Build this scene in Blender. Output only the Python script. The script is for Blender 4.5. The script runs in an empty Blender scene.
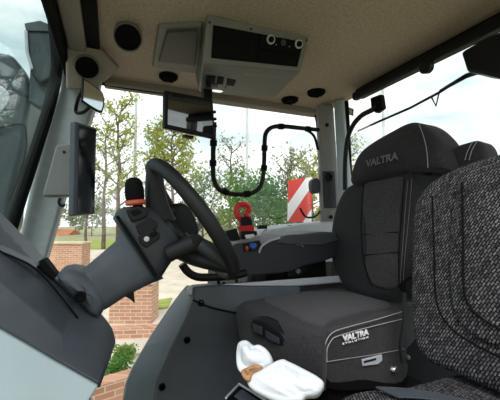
import bpy, bmesh, math, random
from mathutils import Vector as V, Matrix, Euler
C = bpy.context.scene
COL = C.collection
PI = math.pi
F = 335.0; CZ = 2.40; YAW = math.radians(22.5); PITCH = math.atan(22/335)
OFF = V((0, 0, CZ))

# ---------------------------------------------------------------- camera
cam = bpy.data.cameras.new('camera'); co = bpy.data.objects.new('camera', cam); COL.objects.link(co)
cam.sensor_width = 36; cam.lens = 36*F/500; cam.clip_start = .02; cam.clip_end = 500
co.location = OFF
R = Euler((PI/2+PITCH, 0, -YAW), 'XYZ').to_matrix()
co.rotation_euler = Euler((PI/2+PITCH, 0, -YAW), 'XYZ')
C.camera = co

def ray(px, py): return R @ V(((px-250)/F, (200-py)/F, -1))
def P(px, py, X=None, Y=None, Z=None, T=None, pl=None):
    """where the sight line through a pixel meets a real plane of the cab (positions are relative to the eye)"""
    d = ray(px, py)
    if X is not None: t = X/d.x
    elif Y is not None: t = Y/d.y
    elif Z is not None: t = Z/d.z
    elif pl is not None: t = pl[0].dot(pl[1])/d.dot(pl[1])
    else: t = T
    return d*t
def PP(l, **k): return [P(a, b, **k) for a, b in l]

# ---------------------------------------------------------------- materials
def lin(c):
    c = c/255.0
    return c/12.92 if c <= .04045 else ((c+.055)/1.055)**2.4
def rgb(t): return (lin(t[0]), lin(t[1]), lin(t[2]), 1)
def mat(name, col, rough=.5, metal=0, noise=0, nscale=40, bump=0, bscale=400, spec=.5, col2=None, sheen=0):
    m = bpy.data.materials.new(name); m.use_nodes = True; nt = m.node_tree; b = nt.nodes['Principled BSDF']
    b.inputs['Base Color'].default_value = rgb(col); b.inputs['Roughness'].default_value = rough
    b.inputs['Metallic'].default_value = metal; b.inputs['Specular IOR Level'].default_value = spec
    if sheen: b.inputs['Sheen Weight'].default_value = sheen
    tc = nt.nodes.new('ShaderNodeTexCoord')
    if noise or col2:
        n = nt.nodes.new('ShaderNodeTexNoise'); n.inputs['Scale'].default_value = nscale; n.inputs['Detail'].default_value = 5
        nt.links.new(tc.outputs['Object'], n.inputs['Vector'])
        r = nt.nodes.new('ShaderNodeValToRGB'); r.color_ramp.elements[0].position = .3; r.color_ramp.elements[1].position = .7
        c2 = col2 or tuple(min(255, v*(1+noise)) for v in col); c1 = col if col2 else tuple(v*(1-noise) for v in col)
        r.color_ramp.elements[0].color = rgb(c1); r.color_ramp.elements[1].color = rgb(c2)
        nt.links.new(n.outputs['Fac'], r.inputs['Fac']); nt.links.new(r.outputs['Color'], b.inputs['Base Color'])
    if bump:
        n = nt.nodes.new('ShaderNodeTexNoise'); n.inputs['Scale'].default_value = bscale; n.inputs['Detail'].default_value = 3
        nt.links.new(tc.outputs['Object'], n.inputs['Vector'])
        bp = nt.nodes.new('ShaderNodeBump'); bp.inputs['Strength'].default_value = bump; bp.inputs['Distance'].default_value = .002
        nt.links.new(n.outputs['Fac'], bp.inputs['Height']); nt.links.new(bp.outputs['Normal'], b.inputs['Normal'])
    return m
M = {}
M['liner'] = mat('roof_lining_felt', (178,160,148), .95, noise=.07, nscale=90, bump=.5, bscale=300, spec=.1)
M['liner2'] = mat('moulded_beige_plastic', (146,136,130), .7, noise=.03, nscale=60, spec=.25)
M['pillar'] = mat('grey_pillar_plastic', (150,155,157), .55, noise=.03, nscale=30, bump=.2, bscale=900, spec=.3)
M['pillar2'] = mat('mid_grey_plastic', (116,115,114), .55, noise=.03, nscale=30, spec=.3)
M['ledge'] = mat('light_grey_plastic', (178,181,188), .5, noise=.02, nscale=30, bump=.2, bscale=900, spec=.3)
M['pale'] = mat('pale_blue_grey_paint', (178,190,200), .45, noise=.015, nscale=8, spec=.4)
M['dash'] = mat('dark_grey_soft_plastic', (70,74,82), .55, noise=.05, nscale=25, bump=.25, bscale=900, spec=.35)
M['pillarm'] = mat('warm_grey_plastic', (132,130,128), .55, noise=.03, nscale=30, spec=.3)
M['dashu'] = mat('grey_upper_plastic', (82,87,93), .5, noise=.03, nscale=25, spec=.35)
M['dashl'] = mat('light_dash_plastic', (106,108,116), .55, noise=.04, nscale=25, spec=.3)
M['edge_lit'] = mat('lit_edge_grey_plastic', (88,94,102), .5, noise=.03, nscale=25, spec=.35)  # console plastic with the light on its forward face mixed into the colour
M['dash2'] = mat('darker_grey_plastic', (68,71,77), .5, noise=.04, nscale=25, bump=.2, bscale=900, spec=.35)
M['pod'] = mat('charcoal_plastic', (42,45,51), .5, noise=.04, nscale=25, spec=.4)
M['black'] = mat('black_plastic', (17,17,19), .5, noise=.08, nscale=40, spec=.22)
M['rubber'] = mat('black_rubber', (11,11,12), .75, noise=.08, nscale=40, spec=.12)
M['leather'] = mat('black_grained_rim', (24,24,26), .55, noise=.05, nscale=50, bump=.3, bscale=700, spec=.3)
M['fabric'] = mat('charcoal_seat_cloth', (62,59,62), .95, noise=.12, nscale=120, bump=.6, bscale=500, spec=.08, sheen=.15)
M['fabric2'] = mat('dark_seat_cloth', (48,46,49), .95, noise=.14, nscale=120, bump=.6, bscale=500, spec=.08, sheen=.1)
M['cloth'] = mat('white_cotton', (226,229,235), .9, noise=.02, nscale=15, bump=.4, bscale=120, spec=.1)
M['tan'] = mat('tan_tape', (196,150,112), .7, col2=(176,124,84), nscale=30, spec=.2)
M['white'] = mat('white_print', (240,240,240), .6, noise=.01)
M['thread'] = mat('pale_stitching', (165,160,156), .8, noise=.02)
M['thread3'] = mat('dim_stitching', (112,108,106), .8, noise=.02)
M['thread2'] = mat('grey_embroidery', (140,138,138), .8, noise=.02)
M['red'] = mat('red_plastic', (205,24,34), .4, noise=.03)
M['orange'] = mat('orange_plastic', (200,80,50), .45, noise=.03)
M['blue'] = mat('blue_plastic', (40,80,160), .4, noise=.03)
M['chrome'] = mat('bright_metal', (205,205,205), .22, 1, noise=.02)
M['lampw'] = mat('white_lamp_lens', (235,235,232), .4, noise=.01)
bl_ = M['lampw'].node_tree.nodes['Principled BSDF']; bl_.inputs['Emission Color'].default_value = (1,1,.97,1); bl_.inputs['Emission Strength'].default_value = .6
M['concrete'] = mat('pale_concrete', (196,180,160), .9, noise=.06, nscale=3, bump=.2, bscale=30, spec=.1)
M['pave'] = mat('sandy_paving', (206,192,174), .95, noise=.08, nscale=1.2, spec=.05)
M['grass'] = mat('lawn', (120,140,66), .95, col2=(160,164,92), nscale=2.5, spec=.05)
M['earth'] = mat('dry_ground', (164,156,132), .95, col2=(136,142,100), nscale=.5, spec=.05)
M['bark'] = mat('pale_bark', (120,106,92), .9, col2=(82,72,62), nscale=3, spec=.05)
M['pole'] = mat('galvanised_pole', (200,206,206), .5, noise=.03, nscale=4)
M['steel'] = mat('blue_grey_metal', (34,46,52), .35, .3, noise=.12, nscale=9)
M['hood'] = mat('smoky_grey_panel', (42,52,57), .4, .1, noise=.15, nscale=6)
M['wall'] = mat('cream_wall', (214,205,190), .9, noise=.03, nscale=2)
M['tile'] = mat('clay_roof', (180,110,80), .9, noise=.1, nscale=4)
def leafmat(name, a, b):
    m = mat(name, a, .8, col2=b, nscale=1.3, spec=.1)
    nt = m.node_tree; bs = nt.nodes['Principled BSDF']; out = nt.nodes['Material Output']
    tr = nt.nodes.new('ShaderNodeBsdfTranslucent'); mx = nt.nodes.new('ShaderNodeMixShader'); mx.inputs[0].default_value = .4
    l = bs.inputs['Base Color'].links[0].from_socket
    nt.links.new(l, tr.inputs['Color']); nt.links.new(bs.outputs[0], mx.inputs[1]); nt.links.new(tr.outputs[0], mx.inputs[2])
    nt.links.new(mx.outputs[0], out.inputs['Surface']); return m
M['leafy'] = leafmat('yellow_green_leaves', (178,180,92), (140,150,70))
M['leafg'] = leafmat('green_leaves', (136,158,84), (98,128,64))
M['leafp'] = leafmat('grey_green_leaves', (150,156,122), (118,130,96))
M['leafd'] = leafmat('deep_green_leaves', (96,140,62), (58,100,44))

def glass(name, tint, refl=.08, rough=0.0):
    m = bpy.data.materials.new(name); m.use_nodes = True; nt = m.node_tree; nt.nodes.remove(nt.nodes['Principled BSDF'])
    out = nt.nodes['Material Output']; t = nt.nodes.new('ShaderNodeBsdfTransparent'); g = nt.nodes.new('ShaderNodeBsdfGlossy')
    t.inputs[0].default_value = tint; g.inputs['Roughness'].default_value = rough
    lw = nt.nodes.new('ShaderNodeLayerWeight'); lw.inputs[0].default_value = .25
    mu = nt.nodes.new('ShaderNodeMath'); mu.operation = 'MULTIPLY_ADD'; mu.inputs[1].default_value = .22; mu.inputs[2].default_value = refl*.3
    mx = nt.nodes.new('ShaderNodeMixShader')
    nt.links.new(lw.outputs['Fresnel'], mu.inputs[0]); nt.links.new(mu.outputs[0], mx.inputs[0])
    nt.links.new(t.outputs[0], mx.inputs[1]); nt.links.new(g.outputs[0], mx.inputs[2]); nt.links.new(mx.outputs[0], out.inputs['Surface'])
    return m
M['glass'] = glass('window_glass', (.97,.985,.98,1))
M['wsglass'] = glass('green_tinted_glass', (.90,.97,.96,1), .1)
M['screen'] = mat('dark_glass_screen', (10,13,16), .08, spec=.6, noise=.02)
M['screen2'] = mat('glossy_dark_screen', (12,14,18), .03, spec=1.0, noise=.02); M['screen2'].node_tree.nodes['Principled BSDF'].inputs['IOR'].default_value = 1.9
M['mirror'] = mat('mirror_glass', (215,220,222), .04, 1, noise=.01)

def brickmat(name, sx=1.0):
    m = bpy.data.materials.new(name); m.use_nodes = True; nt = m.node_tree; b = nt.nodes['Principled BSDF']
    uv = nt.nodes.new('ShaderNodeUVMap'); br = nt.nodes.new('ShaderNodeTexBrick')
    br.inputs['Color1'].default_value = rgb((184,130,102)); br.inputs['Color2'].default_value = rgb((206,156,126)); br.inputs['Mortar'].default_value = rgb((214,198,178))
    br.inputs['Scale'].default_value = 1; br.inputs['Brick Width'].default_value = .26; br.inputs['Row Height'].default_value = .085; br.inputs['Mortar Size'].default_value = .009
    n = nt.nodes.new('ShaderNodeTexNoise'); n.inputs['Scale'].default_value = 9
    mx = nt.nodes.new('ShaderNodeMixRGB'); mx.blend_type = 'MULTIPLY'; mx.inputs[0].default_value = .35
    nt.links.new(uv.outputs[0], br.inputs['Vector']); nt.links.new(uv.outputs[0], n.inputs['Vector'])
    nt.links.new(br.outputs['Color'], mx.inputs[1]); nt.links.new(n.outputs['Color'], mx.inputs[2]); nt.links.new(mx.outputs[0], b.inputs['Base Color'])
    b.inputs['Roughness'].default_value = .9
    return m
M['brick'] = brickmat('brickwork')

def weavemat(name):
    m = bpy.data.materials.new(name); m.use_nodes = True; nt = m.node_tree; b = nt.nodes['Principled BSDF']
    uv = nt.nodes.new('ShaderNodeUVMap'); mp = nt.nodes.new('ShaderNodeMapping'); mp.inputs['Rotation'].default_value = (0,0,math.radians(-60))
    nw = nt.nodes.new('ShaderNodeTexNoise'); nw.inputs['Scale'].default_value = 90
    br = nt.nodes.new('ShaderNodeTexBrick'); br.offset = .5
    br.inputs['Color1'].default_value = rgb((128,124,127)); br.inputs['Color2'].default_value = rgb((70,68,72)); br.inputs['Mortar'].default_value = rgb((27,26,29))
    br.inputs['Scale'].default_value = 1; br.inputs['Brick Width'].default_value = .0110; br.inputs['Row Height'].default_value = .0056
    br.inputs['Mortar Size'].default_value = .0014; br.inputs['Mortar Smooth'].default_value = .6
    mp2 = nt.nodes.new('ShaderNodeMixRGB'); mp2.inputs[0].default_value = .0035
    nt.links.new(uv.outputs[0], mp.inputs['Vector']); nt.links.new(mp.outputs[0], mp2.inputs[1]); nt.links.new(nw.outputs['Color'], mp2.inputs[2])
    nt.links.new(uv.outputs[0], nw.inputs['Vector']); nt.links.new(mp2.outputs[0], br.inputs['Vector'])
    n2 = nt.nodes.new('ShaderNodeTexNoise'); n2.inputs['Scale'].default_value = 220; nt.links.new(uv.outputs[0], n2.inputs['Vector'])
    mx = nt.nodes.new('ShaderNodeMixRGB'); mx.blend_type = 'MULTIPLY'; mx.inputs[0].default_value = .75
    rp = nt.nodes.new('ShaderNodeValToRGB'); rp.color_ramp.elements[0].position = .35; rp.color_ramp.elements[1].position = .6
    rp.color_ramp.elements[0].color = (.25,.25,.25,1)
    nt.links.new(n2.outputs['Fac'], rp.inputs['Fac'])
    nt.links.new(br.outputs['Color'], mx.inputs[1]); nt.links.new(rp.outputs['Color'], mx.inputs[2]); nt.links.new(mx.outputs[0], b.inputs['Base Color'])
    b.inputs['Roughness'].default_value = .95; b.inputs['Specular IOR Level'].default_value = .08
    bp = nt.nodes.new('ShaderNodeBump'); bp.inputs['Strength'].default_value = .6; bp.inputs['Distance'].default_value = .002
    nt.links.new(br.outputs['Fac'], bp.inputs['Height']); nt.links.new(bp.outputs['Normal'], b.inputs['Normal'])
    return m
M['weave'] = weavemat('checked_weave_cloth')

def stripemat():
    m = bpy.data.materials.new('red_white_diagonal_stripes'); m.use_nodes = True; nt = m.node_tree; b = nt.nodes['Principled BSDF']
    uv = nt.nodes.new('ShaderNodeUVMap'); mp = nt.nodes.new('ShaderNodeMapping'); mp.inputs['Rotation'].default_value = (0,0,math.radians(38)); mp.inputs['Location'].default_value = (.005,0,0)
    w = nt.nodes.new('ShaderNodeTexChecker')
    sx = nt.nodes.new('ShaderNodeSeparateXYZ'); md = nt.nodes.new('ShaderNodeMath'); md.operation = 'FLOORED_MODULO'; md.inputs[1].default_value = .20
    lt = nt.nodes.new('ShaderNodeMath'); lt.operation = 'LESS_THAN'; lt.inputs[1].default_value = .115
    nt.nodes.remove(w)
    mx = nt.nodes.new('ShaderNodeMixRGB'); mx.inputs[1].default_value = rgb((240,240,240)); mx.inputs[2].default_value = rgb((226,62,52))
    nt.links.new(uv.outputs[0], mp.inputs[0]); nt.links.new(mp.outputs[0], sx.inputs[0]); nt.links.new(sx.outputs[0], md.inputs[0]); nt.links.new(md.outputs[0], lt.inputs[0])
    nt.links.new(lt.outputs[0], mx.inputs[0]); nt.links.new(mx.outputs[0], b.inputs['Base Color']); b.inputs['Roughness'].default_value = .5
    return m
M['stripe'] = stripemat()

def grillemat():
    m = mat('speaker_grille_mesh', (86,84,82), .6)
    nt = m.node_tree; b = nt.nodes['Principled BSDF']
    uv = nt.nodes.new('ShaderNodeUVMap'); v = nt.nodes.new('ShaderNodeTexVoronoi'); v.inputs['Scale'].default_value = 160; v.inputs['Randomness'].default_value = .1
    r = nt.nodes.new('ShaderNodeValToRGB'); r.color_ramp.elements[0].position = .3; r.color_ramp.elements[1].position = .45
    r.color_ramp.elements[0].color = rgb((26,25,25)); r.color_ramp.elements[1].color = rgb((84,81,78))
    nt.links.new(uv.outputs[0], v.inputs['Vector']); nt.links.new(v.outputs['Distance'], r.inputs['Fac']); nt.links.new(r.outputs['Color'], b.inputs['Base Color'])
    return m
M['grille'] = grillemat()

# ---------------------------------------------------------------- object helpers
org = {}
def tag(o, label=None, cat=None, group=None, kind=None):
    if label: o['label'] = label
    if cat: o['category'] = cat
    if group: o['group'] = group
    if kind: o['kind'] = kind
    return o
def thing(name, label, cat, loc, group=None):
    o = bpy.data.objects.new(name, None); COL.objects.link(o); o.location = V(loc)+OFF; o.empty_display_size = .05
    org[o.name] = V(loc); return tag(o, label, cat, group)

def crv(pts, n=6, closed=True):
    out = []; N = len(pts); rng = range(N if closed else N-1)
    for i in rng:
        if closed: p0,p1,p2,p3 = pts[i-1],pts[i],pts[(i+1)%N],pts[(i+2)%N]
        else: p0,p1,p2,p3 = pts[max(i-1,0)],pts[i],pts[i+1],pts[min(i+2,N-1)]
        for k in range(n):
            t = k/n
            out.append(.5*((2*p1)+(p2-p0)*t+(2*p0-5*p1+4*p2-p3)*t*t+(3*p1-p0-3*p2+p3)*t**3))
    if not closed: out.append(pts[-1].copy())
    return out
def basis(n, up=V((0,0,1))):
    n = n.normalized(); u = up.cross(n)
    if u.length < 1e-4: u = V((1,0,0)).cross(n)
    u.normalize(); return u, n.cross(u), n

class MB:
    def __init__(s): s.v = []; s.f = []
    def add(s, vs, fs):
        k = len(s.v); s.v += [V(p) for p in vs]; s.f += [tuple(i+k for i in f) for f in fs]; return s
    def box(s, c, size, u=V((1,0,0)), v=V((0,1,0))):
        c = V(c); u = V(u).normalized(); w = u.cross(V(v)).normalized(); v = w.cross(u)
        vs = [c+u*(a*size[0]/2)+v*(b*size[1]/2)+w*(d*size[2]/2) for d in (-1,1) for b in (-1,1) for a in (-1,1)]
        return s.add(vs, [(0,2,3,1),(4,5,7,6),(0,1,5,4),(2,6,7,3),(0,4,6,2),(1,3,7,5)])
    def prism(s, pts, vec):
        vec = V(vec); n = len(pts)
        return s.add(list(pts)+[p+vec for p in pts], [tuple(range(n))[::-1], tuple(range(n,2*n))]+[(i,(i+1)%n,n+(i+1)%n,n+i) for i in range(n)])
    def loft(s, rings, cap=True, closed=True):
        n = len(rings[0]); vs = [p for r in rings for p in r]; fs = []
        for k in range(len(rings)-1):
            for i in range(n if closed else n-1):
                j = (i+1) % n; fs.append((k*n+i, k*n+j, (k+1)*n+j, (k+1)*n+i))
        if cap: fs += [tuple(range(n))[::-1], tuple(range((len(rings)-1)*n, len(rings)*n))]
        return s.add(vs, fs)
    def tube(s, pts, r, seg=8, closed=False, cap=True):
        pts = [V(p) for p in pts]; N = len(pts); rings = []; prev = None
        for i, p in enumerate(pts):
            a = pts[(i-1) % N] if (closed or i > 0) else p; b = pts[(i+1) % N] if (closed or i < N-1) else p
            t = (b-a).normalized()
            if prev is None:
                u, w, _ = basis(t, V((.31,.2,.93)))
            else:
                u = (prev - t*prev.dot(t)).normalized(); w = t.cross(u)
            prev = u; rr = r[i] if isinstance(r, (list, tuple)) else r
            rings.append([p+(u*math.cos(2*PI*k/seg)+w*math.sin(2*PI*k/seg))*rr for k in range(seg)])
        if closed: rings.append(rings[0]); return s.loft(rings, cap=False)
        return s.loft(rings, cap=cap)
    def cyl(s, p0, p1, r0, r1=None, seg=24):
        return s.tube([p0, p1], [r0, r0 if r1 is None else r1], seg)
    def lathe(s, c, n, prof, seg=28):
        u, w, n = basis(n)
        return s.loft([[V(c)+n*h+(u*math.cos(2*PI*k/seg)+w*math.sin(2*PI*k/seg))*max(r,1e-4) for k in range(seg)] for r, h in prof])
    def ring(s, c, n, Rr, r, seg=32, k=8):
        u, w, n = basis(n)
        return s.tube([V(c)+(u*math.cos(2*PI*i/seg)+w*math.sin(2*PI*i/seg))*Rr for i in range(seg)], r, k, closed=True)
    def pad(s, out, n, thick, r=.03, bulge=.01, back_inset=0, power=2.2, inner=6):
        """upholstered body: outline at its widest, rolled edge, domed front face towards n, depth thick behind"""
        n = V(n).normalized(); c = sum(out, V())/len(out); rings = []
        def inset(a, h, mult=1.0):
            res = []
            for p in out:
                q = c-p; L = q.length
                res.append(p + q*(min(a, L*.9)/L) + n*h)
            return res
        rings.append(inset(r*.8+back_inset, -thick)); rings.append(inset(r*.25+back_inset*.9, -thick+r*.25)); rings.append(inset(back_inset*.8, -thick+r))
        rings.append(inset(0, -r))
        for k in range(1, 6):
            a = k/5*PI/2; rings.append(inset(r*(1-math.cos(a)), -r+r*math.sin(a)))
        base = [p - n*0 for p in rings[-1]]
        for k in range(1, inner):
            q = k/inner; rings.append([p.lerp(c, q) + n*(bulge*(1-(1-q)**power)) - n*0 for p in base])
        # flatten: keep every inner ring on the surface spanned by the outline
        return s.loft(rings)
    def build(s, name, m, parent=None, bevel=0, seg=2, sub=0, uvf=None, sharp=35, smooth=True, loc=None):
        me = bpy.data.meshes.new(name)
        if parent is not None: o0 = org[parent.name]
        elif loc is not None: o0 = V(loc)
        else:
            o0 = sum(s.v, V())/len(s.v); o0.z = min(p.z for p in s.v)
        me.from_pydata([tuple(p-o0) for p in s.v], [], s.f); me.validate()
        bm = bmesh.new(); bm.from_mesh(me)
        bmesh.ops.remove_doubles(bm, verts=bm.verts, dist=1e-6)
        bmesh.ops.recalc_face_normals(bm, faces=bm.faces); bm.to_mesh(me); bm.free()
        uvl = me.uv_layers.new(name='UVMap')
        for p in me.polygons:
            for li in p.loop_indices:
                q = me.vertices[me.loops[li].vertex_index].co + o0
                if uvf: a = uvf(q)
                else:
                    nn = p.normal
                    a = (q.x, q.z) if abs(nn.y) >= max(abs(nn.x), abs(nn.z)) else ((q.y, q.z) if abs(nn.x) >= abs(nn.z) else (q.x, q.y))
                uvl.data[li].uv = a
            p.use_smooth = smooth
        if smooth and sharp and not bevel and not sub: me.set_sharp_from_angle(angle=math.radians(sharp))
        o = bpy.data.objects.new(name, me); COL.objects.link(o); me.materials.append(m if not isinstance(m, str) else M[m])
        if bevel:
            b = o.modifiers.new('bevel', 'BEVEL'); b.width = bevel; b.segments = seg; b.limit_method = 'ANGLE'; b.angle_limit = math.radians(30); b.harden_normals = True
        if sub:
            sb = o.modifiers.new('sub', 'SUBSURF'); sb.levels = sub; sb.render_levels = sub
        if parent is not None: o.parent = parent; org[o.name] = o0
        else: o.location = o0+OFF; org[o.name] = o0
        return o
def struct(o): o['kind'] = 'structure'; return o

def text_mesh(name, body, m, parent, origin, u, v, size, squeeze=1.0, extr=.0012, outline=False, spacing=1.0, fit=None, bold=0):
    cu = bpy.data.curves.new(name, 'FONT'); cu.body = body; cu.size = size; cu.extrude = extr; cu.space_character = spacing
    cu.offset = bold
    if outline:
        cu.fill_mode = 'NONE'; cu.extrude = 0; cu.bevel_depth = outline; cu.bevel_resolution = 0
    to = bpy.data.objects.new(name+'_tmp', cu); COL.objects.link(to)
    bpy.context.view_layer.update()
    me = bpy.data.meshes.new_from_object(to.evaluated_get(bpy.context.evaluated_depsgraph_get()))
    bpy.data.objects.remove(to)
    u = V(u).normalized(); n = u.cross(V(v)).normalized(); v = n.cross(u)
    o0 = org[parent.name]
    if fit: squeeze = fit/max(vt.co.x for vt in me.vertices)
    for vt in me.vertices:
        p = vt.co.copy(); vt.co = V(origin)-o0+u*(p.x*squeeze)+v*p.y+n*p.z
    me.materials.clear(); me.materials.append(M[m])
    o = bpy.data.objects.new(name, me); COL.objects.link(o); o.parent = parent; org[o.name] = o0
    return o

random.seed(4)
CEIL = .73; WY = 1.85; RX = 1.28; FLOOR = -1.2

# ================================================================ THE CAB SHELL
b = MB(); b.box((.557, 1.02, CEIL+.06), (1.51, 1.72, .12)); struct(b.build('ceiling', 'liner', bevel=.01))
b = MB(); b.box((.45, 1.0, FLOOR-.03), (1.9, 1.75, .06)); struct(b.build('floor', 'rubber'))
# lowered moulded band of the roof lining above the side window
b = MB(); b.box((.60, 1.835, .722), (1.30, .08, .055)); struct(b.build('trim_1', 'liner2', bevel=.012))

# right front pillar, leaning forward
def wsX(z): return -.200 + (z-.70)*.24
top = [P(63,44,Y=1.74), P(104,62,Y=1.72), P(97,100,Y=1.74), P(72,170,Y=1.76), P(45,262,Y=1.78), P(14,262,Y=1.78), P(38,150,Y=1.76), P(60,88,Y=1.74)]
b = MB(); b.prism(top, (0,.12,0)); struct(b.build('trim_2', 'pillar', bevel=.018, seg=3))
b = MB(); q = [P(14,262,Y=1.78), P(45,262,Y=1.78), P(20,400,Y=1.80), P(-22,400,Y=1.80)]
b.prism(q, (0,.1,0)); struct(b.build('trim_3', 'pillar', bevel=.01))
# black seal between pillar and windscreen
b = MB(); pts = crv(PP([(46,-30),(53,20),(57,62),(51,100),(36,150),(20,200),(6,245),(-20,330)], Y=1.70), 5, False)
b.tube(pts, .025, 8); struct(b.build('trim_4', 'rubber'))
# windscreen header, runs across the cab in front of the roof
b = MB(); b.box((-.197, 1.0, .705), (.032, 1.6, .09)); struct(b.build('trim_5', 'rubber', bevel=.01))
b = MB(); b.box((-.145, .98, .722), (.07, 1.56, .05)); struct(b.build('trim_6', 'liner2', bevel=.012))
b = MB(); b.box((-.085, .9, .735), (.05, 1.22, .045)); struct(b.build('trim_7', 'rubber', bevel=.004))
# windscreen
b = MB(); zt, zb = .70, -1.05
b.prism([V((wsX(zt)-.012,.22,zt)), V((wsX(zt)-.012,1.80,zt)), V((wsX(zb)-.012,1.80,zb)), V((wsX(zb)-.012,.22,zb))], (.006,0,0)); w = struct(b.build('window_3', 'wsglass', smooth=False))
# right side window glass in the door, with its rubber frame
b = MB(); b.prism([V((-.36,WY+.03,-1.1)), V((1.2,WY+.03,-1.1)), V((1.2,WY+.03,.69)), V((-.14,WY+.03,.69))], (0,.006,0)); w1 = struct(b.build('window_1', 'glass', smooth=False))
b = MB()
fr = crv(PP([(101,83),(160,92),(230,100),(300,107),(315,112)], Y=WY-.03), 4, False)
b.tube(fr, .011, 8); struct(b.build('trim_8', 'rubber'))
b = MB(); b.tube(crv(PP([(310,110),(316,114),(319,135),(321,180),(322,232)], Y=WY-.03), 4, False), .014, 8); struct(b.build('trim_9', 'rubber'))
# rear right pillar
b = MB(); b.prism(PP([(319,104),(334,104),(337,150),(341,232),(323,232),(321,160)], Y=1.68), (0,.04,0)); pr = struct(b.build('trim_10', 'pillarm', bevel=.012, seg=3))
b = MB(); b.prism(PP([(333,98),(342,100),(347,170),(350,260),(340,260),(336,150)], X=1.235), (.04,0,0)); struct(b.build('trim_11', 'pale', bevel=.008))
b = MB(); b.tube(PP([(346.5,101),(350,170),(352,270)], X=1.265), .013, 8); struct(b.build('trim_12', 'rubber', bevel=.01))
b = MB(); b.box((1.28, .98, -.775), (.06, 1.6, .85)); struct(b.build('wall_rear', 'dash2', bevel=.01))
b = MB(); b.prism([V((RX,.24,-.35)), V((RX,1.78,-.35)), V((RX,1.78,.70)), V((RX,.24,.70))], (.006,0,0)); struct(b.build('window_2', 'glass', smooth=False))
# rear header with its blind cassette and left-hand pillars (near the open door)
b = MB(); b.box((1.245, .83, .70), (.06, 1.22, .05)); struct(b.build('trim_13', 'rubber', bevel=.012))
b = MB(); b.box((1.285, .20, -.25), (.07, .08, 1.9)); b.box((-.30, .20, .2), (.07,.06,.98), u=V((1,0,0))); struct(b.build('trim_14', 'pillar2', bevel=.01))
b = MB(); b.box((.74, 1.86, -1.0), (1.0, .06, .42)); struct(b.build('wall_right', 'dash2', bevel=.01))

# ---------------------------------------------------------------- B pillar loudspeaker / switch panel
t = thing('control_panel', 'dark switch panel with round socket low on the rear pillar', 'control panel', P(330,200,Y=1.67))
b = MB(); b.prism(PP([(323,171),(335,171),(337,208),(325,208)], Y=1.67), (0,.012,0)); b.build('panel', 'pod', t, bevel=.004)
b = MB(); b.lathe(P(329,177,Y=1.67), V((0,-1,0)), [(.028,-.004),(.028,.006),(.02,.010),(.018,.004),(.001,.004)]); b.build('socket', 'black', t)
for y in (125, 217):
    b = MB(); b.lathe(P(327 if y==125 else 331,y,Y=1.677), V((0,-1,0)), [(.012,-.004),(.012,.004),(.006,.006)])
    o = b.build('screw_cap', 'black'); tag(o, 'small round black cap on the rear pillar '+('above the dark switch panel' if y==125 else 'below the dark switch panel'), 'screw cap')
b = MB(); b.prism(PP([(346.5,106.5),(353.5,109),(353,116),(346,113.5)], X=1.275), (.002,0,0)); st = b.build('window_sticker', 'leafg'); tag(st, 'small green square sticker in the top corner of the rear window', 'sticker')
b = MB(); b.prism(PP([(348,108.5),(352,110),(351.6,114),(347.6,112.5)], X=1.2735), (.001,0,0)); b.build('sticker_print', 'white', st)

# ================================================================ ROOF FITTINGS
def vent(name, px, py, r, n, label, grp=None, Z=CEIL, ring='pillar2'):
    c = P(px, py, Z=Z); t = thing(name, label, 'air vent', c)
    b = MB(); b.lathe(c, n, [(r*1.12,-.03),(r*1.10,.003),(r*1.02,.006),(r*.98,.003),(r*.98,-.01)], 36); b.build('rim', ring, t, sharp=40)
    b = MB(); b.lathe(c, n, [(r*.99,-.012),(r*.98,.0),(r*.7,.006),(r*.3,.008),(.001,.008)], 32); b.build('nozzle', 'rubber', t)
    u, w, nn = basis(n); b = MB()
    for k in (-1.2,-.4,.4,1.2):
        L = 2*math.sqrt(max(0, (r*.86)**2-(k*r*.5)**2)); b.box(c+w*k*r*.5+nn*.009, (L,.004,.012), u=u, v=w)
    sl = b.build('slats', 'rubber', t)
    return t
nv = lambda px,py,k: (-ray(px,py).normalized()*k+V((0,0,-1))*(1-k))
vent('air_vent', 128, 37.5, .047, nv(128,37,.75), 'large round black air vent in the roof lining left of the speaker grille', Z=.685)
vent('air_vent', 87, 67.5, .045, V((.05,-.78,-.62)), 'round black air vent above the small round-cornered mirror on the front pillar', Z=.645)
vent('air_vent', 168.5, 77, .042, V((0,-.1,-1)), 'oval black air vent just above the hanging monitor', Z=.722, ring='rubber')
vent('air_vent', 290, 100, .046, V((0,-.1,-1)), 'black air vent at the roof edge, left one of the pair over the side window', Z=.724, ring='rubber')
vent('air_vent', 316.5, 92.5, .046, V((0,-.15,-1)), 'black air vent in the rear corner of the roof, right one of the pair', Z=.724, ring='rubber')

# corner plate at the top of the front pillar
cpn = V((0,-.75,-.65)).normalized(); cpp = P(92,64,Z=.665)
b = MB(); b.prism([P(x,y,pl=(cpp,cpn)) for x,y in [(65,43),(97,45),(120,69),(104,83),(90,90),(66,90)]], -cpn*.05); cp = b.build('corner_cover', 'liner2', bevel=.012, seg=3)
tag(cp, 'beige grey moulded corner cover around the vent at the top of the front pillar', 'trim cover')

# loudspeaker grille
sp = thing('loudspeaker', 'square grey loudspeaker grille set in the roof lining left of the radio console', 'loudspeaker', P(180,48,Z=.72))
o1 = PP([(158,27),(203,25),(200,75),(152,68)], Z=.715)
b = MB(); b.prism(o1, (0,0,.03)); b.build('surround', 'pillar2', sp, bevel=.012, seg=3)
b = MB(); b.prism(PP([(167,33),(198,32),(195,66),(159,62)], Z=.703), (0,0,.015)); b.build('grille', 'grille', sp, bevel=.003)

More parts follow.
